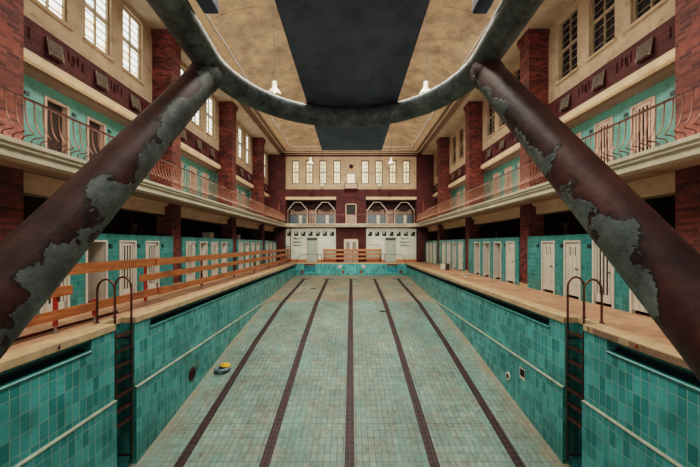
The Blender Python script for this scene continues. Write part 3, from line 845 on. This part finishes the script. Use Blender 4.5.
# ------------------------------------------------------------------ diving platform in the foreground
r = thing('diving_platform', 'steel diving platform overhead with bent tube frame, two slanting peeling legs and dark board', 'diving platform', (0, 0, 0))
path = [(-.93, -2.5, 3.1), (-.95, 0, 3.1), (-.97, 1.0, 3.1), (-1.0, 1.75, 3.1)]
for k in range(0, 25):
    a = PI - PI*k/24; path.append((1.05*math.cos(a), 2.35 + 1.08*math.sin(a), 3.1))
path += [(1.02, 1.75, 3.1), (1.0, 1.0, 3.1), (.98, 0, 3.1), (.96, -2.5, 3.1)]
MB().tube(path, .1, 28).build('bent_tube', 'ring', r, smooth=True)
def leg(pts, mat):
    P = [Vector(p) for p in pts]; n = 40
    path = [P[0].lerp(P[1], i/n) for i in range(n+1)]
    m = MB().tube(path, .1025, 32)
    o = m.build('leg', mat, r, smooth=True)
    # weld collar
    d = (P[0]-P[1]).normalized()
    k = MB().tube([P[0]-d*.17, P[0]-d*.13, P[0]-d*.03], [.1035,.112,.112], 28); k.build('weld_collar', mat, o, smooth=True)
    k = MB().lathe([(.2,0), (.2,.015), (.12,.02)], (P[1].x, P[1].y, 0), 'z', 20); k.build('foot_plate', 'raildark', o)
leg([(-1.06, 2.40, 3.03), (-1.09, -.46, .0)], 'legpaint_a')
leg([(1.05, 2.36, 3.03), (1.10, -.50, .0)], 'legpaint_b')
b = MB(); b.bbox(-.43, .53, -2.5, 4.97, 3.205, 3.29, .01); bd = b.build('board', 'board', r)
for y in (3.36,):
    for x in (-.44, .48):
        k = MB(); k.bbox(x-.03, x+.09, y-.07, y+.07, 3.165, 3.21, .012); k.build('board_bracket', 'raildark', bd)
for x0 in (-.93, .84):
    k = MB(); k.bbox(x0, x0+.10, -2.5, 2.06, 3.23, 3.31, .012); k.build('side_rail', 'board', r)
k = MB(); k.box(-.93, .94, -1.0, -.9, 3.19, 3.24); k.build('cross_beam', 'board', r)
k = MB(); k.box(-.93, .94, .2, .3, 3.19, 3.24); k.build('cross_beam', 'board', r)

# ------------------------------------------------------------------ pool ladders
def ladder(s, label):
    r = thing('pool_ladder', label, 'pool ladder', (s*5.0, 6.92, 0))
    for y in (-.25, .25):
        a = MB(s)
        p = [(.03, y, -3.28), (.03, y, .70)]
        for k in range(1, 10):
            t = PI*k/10; p.append((.03 + .19*(1-math.cos(t)), y, .70+.25*math.sin(t)))
        p += [(.41, y, .70), (.41, y, .012)]
        a.tube(p, .022, 10); a.lathe([(.05,0), (.05,.015), (.025,.03)], (.41, y, .012), 'z', 10)
        a.build('rail', 'ladder', r, smooth=True)
    for z in (-.31, -.64, -.965, -1.29, -1.62, -1.945, -2.27):
        a = MB(s); a.bbox(-.01, .12, -.25, .25, z-.02, z+.02, .006); a.build('rung', 'ladder', r)
    for z in (-.45, -3.15):
        for y in (-.25, .25):
            a = MB(s); a.box(.03, .34, y-.012, y+.012, z-.02, z+.02); a.build('wall_bracket', 'ladder', r)
ladder(1, 'dark metal pool ladder with two hooped handrails on the open deck')
ladder(-1, 'dark metal pool ladder with two hooped handrails beside the wooden barrier')

# ------------------------------------------------------------------ wooden barrier along one side
r = thing('wooden_barrier', 'long orange plank barrier on posts along the pool deck', 'barrier', (-5.62, 0, 0))
def plank(y0, y1, z0, z1, dx=.03, tilt=0):
    m = MB(); m.bbox(dx, dx+.035, y0, y1, z0, z1, .006)
    o = m.build('plank', 'wood', r, origin=(0, 0, 0)); return o
plank(3.4, 9.15, 1.09, 1.31); plank(8.9, 17.9, 1.09, 1.29, .066); plank(17.5, 28.3, 1.09, 1.30)
plank(3.4, 6.25, .70, .89); plank(8.25, 17.8, .70, .88); plank(17.5, 28.2, .69, .90, .066)
plank(3.4, 9.4, .26, .45); plank(9.0, 18.5, .24, .43, .066); plank(18.2, 28.2, .26, .44)
for i, y in enumerate((3.6, 5.95, 6.85, 8.55, 11.75, 15.0, 18.1, 21.3, 24.5, 27.6)):
    tall = y != 6.85
    m = MB(); m.box(-.03, .03, y-.025, y+.025, .14, 1.22 if tall else .5); o = m.build('post', 'postred' if i < 4 else 'raildark', r)
    k = MB(); k.tube([(0,y,0), (0,y,.2)], .022, 8); k.lathe([(.07,0), (.07,.012), (.03,.03)], (0,y,0), 'z', 10); k.build('post_foot', 'steel', o)
m = MB().tube([(-.12, 3.4, .05), (-.1, 6.0, .06), (-.08, 7.3, .05), (-.06, 7.6, .05)], .03, 8)
o = m.build('pipe', 'raildark', origin=(0, 0, 0)); o.location = (-5.62, 0, 0); tag(o, 'thin dark pipe lying on the deck under the wooden barrier', 'pipe')
# barrier at the far end
r = thing('wooden_barrier', 'short orange plank barrier across the far end of the pool', 'barrier', (0, 28.95, 0))
for z0, z1 in ((1.03,1.24), (.66,.85), (.28,.46)):
    m = MB(); m.bbox(-2.6, 2.85, -.04, 0, z0, z1, .006); m.build('plank', 'wood', r)
for x in (-2.45, .12, 2.7):
    m = MB(); m.box(x-.03, x+.03, 0, .06, 0, 1.28); m.build('post', 'raildark', r)
# short return of the barrier at the far corner
r = thing('wooden_barrier', 'small return of the orange barrier at the far corner by the white wall', 'barrier', (-6.0, 29.2, 0))
for z0, z1 in ((1.03,1.22), (.66,.84), (.28,.44)):
    m = MB(); m.bbox(-.7, .35, -.04, 0, z0, z1, .006); m.build('plank', 'wood', r)
m = MB(); m.box(.25, .31, 0, .06, 0, 1.26); m.build('post', 'raildark', r)
# low bent handrails at the step niches
for sgn in (-1, 1):
    r = thing('step_handrail', 'low bent tube handrail over the pool steps %s' % ('near the barrier corner' if sgn < 0 else 'on the open-deck corner'), 'handrail', (sgn*3.85, 28.75, 0))
    p = [(sgn*1.15, 0, 0), (sgn*1.13, 0, .3), (sgn*1.0, 0, .55), (sgn*.75, 0, .70), (sgn*.4, 0, .76), (sgn*-1.1, 0, .76), (sgn*-1.13, 0, .70), (sgn*-1.13, 0, 0)]
    MB().tube(p, .022, 8).build('rail', 'ladder', r, smooth=True)
    MB().tube([(sgn*-.75,0,0), (sgn*-.75,0,.76)], .02, 8).build('post', 'ladder', r)
# marks on the pool end wall
for x, n in ((-4.45, 'first'), (-.72, 'second'), (.92, 'third'), (4.5, 'fourth')):
    o = MB().bbox(-.13, .13, -.012, .0, -.14, .14, .004).build('marker_tile', 'squarered'); o.location = (x, 28.2, -.82)
    tag(o, 'red-brown square lane tile low on the pool end wall, %s counting from the barrier side' % n, 'marker tile', 'lane tiles of the end wall')
for x, n in ((-.98, 'barrier-side one'), (1.12, 'open-deck one')):
    r = thing('wall_sign', 'small white sign on the pool end wall, %s of two' % n, 'sign', (x, 28.2, -.33))
    MB().bbox(-.15, .15, -.02, 0, -.13, .13, .006).build('panel', 'white', r)
    MB().box(-.08, .08, -.024, -.02, -.06, .02).build('mark', 'blue', r)

# ------------------------------------------------------------------ pendant lamps
proto = None
for i, (y, z) in enumerate(((10.6, 7.05), (19.9, 7.05), (27.6, 7.05))):
    for s in (-1, 1):
        lab = '%s white enamel pendant lamp from the diving platform, hanging %s' % (ORD[i], SIDE[s])
        loc = (s*2.58, y, z)
        if proto is None:
            r = thing('pendant_lamp', lab, 'lamp', loc, 'white pendant lamps over the pool')
            p = [(0,0,.2), (-.04,0,.5), (.03,.01,.9), (0,0,1.5), (-.02,0,2.6), (0,0,4.24)]
            MB().tube(p, .012, 6).build('cable', 'cable', r, smooth=True)
            MB().lathe([(.02,.24), (.045,.23), (.05,.18)], (0,0,0), 'z', 14).build('cap', 'cable', r, smooth=True)
            MB().lathe([(.075,.19), (.08,.0), (.085,-.03), (.15,-.10), (.215,-.20), (.225,-.24), (.215,-.24), (.14,-.11), (.07,-.04)], (0,0,0), 'z', 20).build('shade', 'lampwhite', r, smooth=True)
            MB().lathe([(.0,-.20), (.05,-.17), (.065,-.12), (.045,-.06), (.03,-.03)], (0,0,0), 'z', 12).build('bulb', 'bulb', r, smooth=True)
            proto = r
        else: copy_tree(proto, loc, lab)

# ------------------------------------------------------------------ small things
r = thing('wall_lamp', 'warm glowing wall lamp in the shadows behind the poolside cabins', 'lamp', (-9.66, 10.0, 2.66))
MB().bbox(-.04, 0, -.32, .32, -.06, .06, .01).build('lamp_base', 'white', r)
MB().tube([(.03,-.28,0), (.03,.28,0)], .03, 8).build('lamp_tube', 'tube', r, smooth=True)

r = thing('pool_toy', 'blue-grey rubber ring with a crumpled yellow float on the pool floor by the barrier-side wall', 'pool toy', (-4.47, 10.9, floorz(10.9)))
c = [(.21*math.cos(2*PI*k/20), .21*math.sin(2*PI*k/20), .07) for k in range(20)]
MB().tube(c, .065, 10, closed=True).build('ring', 'tyre', r, smooth=True)
m = MB()
m.lathe([(0,0), (.12,.02), (.16,.08), (.12,.14), (0,.16)], (.04,.12,.06), 'z', 9)
m.lathe([(0,0), (.10,.02), (.09,.09), (0,.12)], (.17,.05,.08), 'z', 7)
m.tube([(-.16,.10,.12), (-.02,.1,.17), (.1,.12,.2)], [.02,.07,.05], 7)
m.build('float', 'yellow', r, smooth=True)

def inlet(s, y, z, rad, mat, lab, name='wall_inlet'):
    r = thing(name, lab, 'pool inlet', (s*4.95, y, z))
    MB(s).lathe([(rad,.0), (rad,-.02), (rad*.85,-.035), (rad*.55,-.03)], (0,0,0), 'x', 24).build('rim', mat, r, smooth=True)
    MB(s).lathe([(rad*.56,-.032), (0,-.033)], (0,0,0), 'x', 20).build('opening', 'black', r)
inlet(-1, 9.75, -2.36, .205, 'raildark', 'dark round inlet ring low on the pool wall under the wooden barrier')
inlet(1, 9.72, -2.42, .13, 'white', 'small white round inlet low on the pool wall of the open-deck side')
r = thing('wall_opening', 'square hole with broken white edge in the pool wall of the open-deck side', 'wall opening', (4.95, 8.92, -2.02))
MB().bbox(-.012, 0, -.14, .14, -.16, .16, .003).build('broken_edge', 'white', r)
MB().box(-.016, -.010, -.12, .10, -.06, .14).build('hole', 'black', r)

r = thing('crate', 'small grey crate with one pale side on the open deck near the far cabins', 'crate', (6.25, 20.6, 0), None, .62)
m = MB(); m.bbox(-.22, .22, -.2, .2, 0, .42, .01)
for z in (.12, .26): m.box(-.23, .23, -.21, .21, z, z+.02)
m.build('crate_body', 'crate', r)
MB().box(-.235, -.22, -.18, .18, .02, .40).build('pale_side', 'paper', r)
for x, y, a, lab in ((6.05, 16.2, .3, 'white paper scrap on the open deck by the second cabin bay'), (6.35, 17.6, 1.1, 'white paper scrap on the open deck beside the third brick pillar')):
    o = MB().grid([[(-.16,-.1,.012), (0,-.11,.03), (.17,-.08,.012)], [(-.15,.1,.014), (.02,.09,.04), (.15,.11,.013)]]).build('paper_scrap', 'paper')
    o.location = (x, y, 0); o.rotation_euler = (0,0,a); tag(o, lab, 'paper')
for x, y, a, lab in ((1.67, 16.5, -.5, 'dark wet leaf clump lying on the pool floor beside the fourth lane line'), (-2.65, 22.0, .2, 'dark leaf clump on the shallow end of the pool floor')):
    m = MB(); m.lathe([(0,.0), (.07,.0), (.065,.02), (.03,.035), (0,.04)], (0,0,0), 'z', 8); m.lathe([(0,.0), (.05,.0), (.04,.02), (0,.03)], (.1,.01,0), 'z', 8); m.box(-.2, .2, -.03, .03, .0, .02)
    o = m.build('leaf_clump', 'black', smooth=False); o.location = (x, y, floorz(y)+.005); o.rotation_euler = (math.atan2(floorz(y+.1)-floorz(y-.1), .2), 0, a); tag(o, lab, 'leaves')
for i, (s, y, lab) in enumerate(((-1, 16.6, 'pale box on the cabin roof near the third pillar of the barrier side'), (-1, 20.6, 'white box on the far cabin roofs of the barrier side'))):
    r = thing('storage_box', lab, 'box', (s*7.6, y, 2.005))
    m = MB(); m.bbox(-.2, .2, -.25, .25, 0, .30, .012); m.build('box_body', 'white', r)
    m = MB(); m.bbox(-.215, .215, -.265, .265, .30, .34, .008); m.build('lid', 'vent', r)

# ------------------------------------------------------------------ light
w = bpy.data.worlds.new('World'); bpy.context.scene.world = w; w.use_nodes = True
bg = w.node_tree.nodes['Background']; bg.inputs[0].default_value = (.93, .93, .90, 1); bg.inputs[1].default_value = .45
def area(name, loc, rot, sx, sy, power, c):
    l = bpy.data.lights.new(name, 'AREA'); l.shape = 'RECTANGLE'; l.size = sx; l.size_y = sy; l.energy = power; l.color = c
    o = bpy.data.objects.new(name, l); C.objects.link(o); o.location = loc; o.rotation_euler = rot
    return o
area('added_skylight_lamp', (0, 12.5, 12.6), (0,0,0), 4.2, 23, 2600, (1.0,.93,.82))  # added lamp over the made-up skylight, main light from above
area('added_rear_fill', (-4.5, -4.2, 6.5), (math.radians(84),0,math.radians(-22)), 8, 7, 150, (1.0,.88,.72))  # added fill lamp behind the camera, out of view
for sg in (-1, 1):
    area('added_deck_fill', (sg*8.3, -3.3, 1.6), (math.radians(90),0,math.radians(sg*6)), 2.6, 2.6, 150, (1.0,.78,.56))  # added low fill for decks and lower pillars, no real doorway
def spot(name, loc, to, power, ang, c, blend=.6, rad=.4):
    l = bpy.data.lights.new(name, 'SPOT'); l.energy = power; l.spot_size = math.radians(ang); l.spot_blend = blend; l.color = c; l.shadow_soft_size = rad
    o = bpy.data.objects.new(name, l); C.objects.link(o); o.location = loc
    o.rotation_euler = (Vector(to)-Vector(loc)).to_track_quat('-Z', 'Y').to_euler(); return o
spot('added_end_wall_spot', (0, -3.2, 8.6), (0, 29.5, 5.2), 13000, 30, (1.0,.86,.72))  # unseen spot added to brighten the far wall
for sg in (-1, 1):
    area('added_uplight', (sg*6.75, 17.0, 3.70), (PI,0,0), .25, 24, 230, (1.0,.82,.62))  # added strips hidden on the balcony floor to lift ceiling and upper walls
area('added_end_gallery_fill', (0, 30.2, 3.70), (PI,0,0), 11, .3, 60, (1.0,.80,.56))  # added upward fill that brightens the end gallery

cam = bpy.data.cameras.new('Camera'); co = bpy.data.objects.new('Camera', cam); C.objects.link(co)
cam.sensor_width = 36; cam.lens = 311/700*36
co.location = (.045, 0, H); co.rotation_euler = (PI/2, 0, 0)
cam.shift_x = -1.5/700; cam.shift_y = 10.5/700; cam.clip_start = .02; cam.clip_end = 200
S = bpy.context.scene
S.camera = co
S.view_settings.view_transform = 'Filmic'
S.view_settings.look = 'High Contrast'
S.view_settings.exposure = 0.24
S.cycles.use_denoising = True
S.cycles.max_bounces = 10; S.cycles.diffuse_bounces = 6
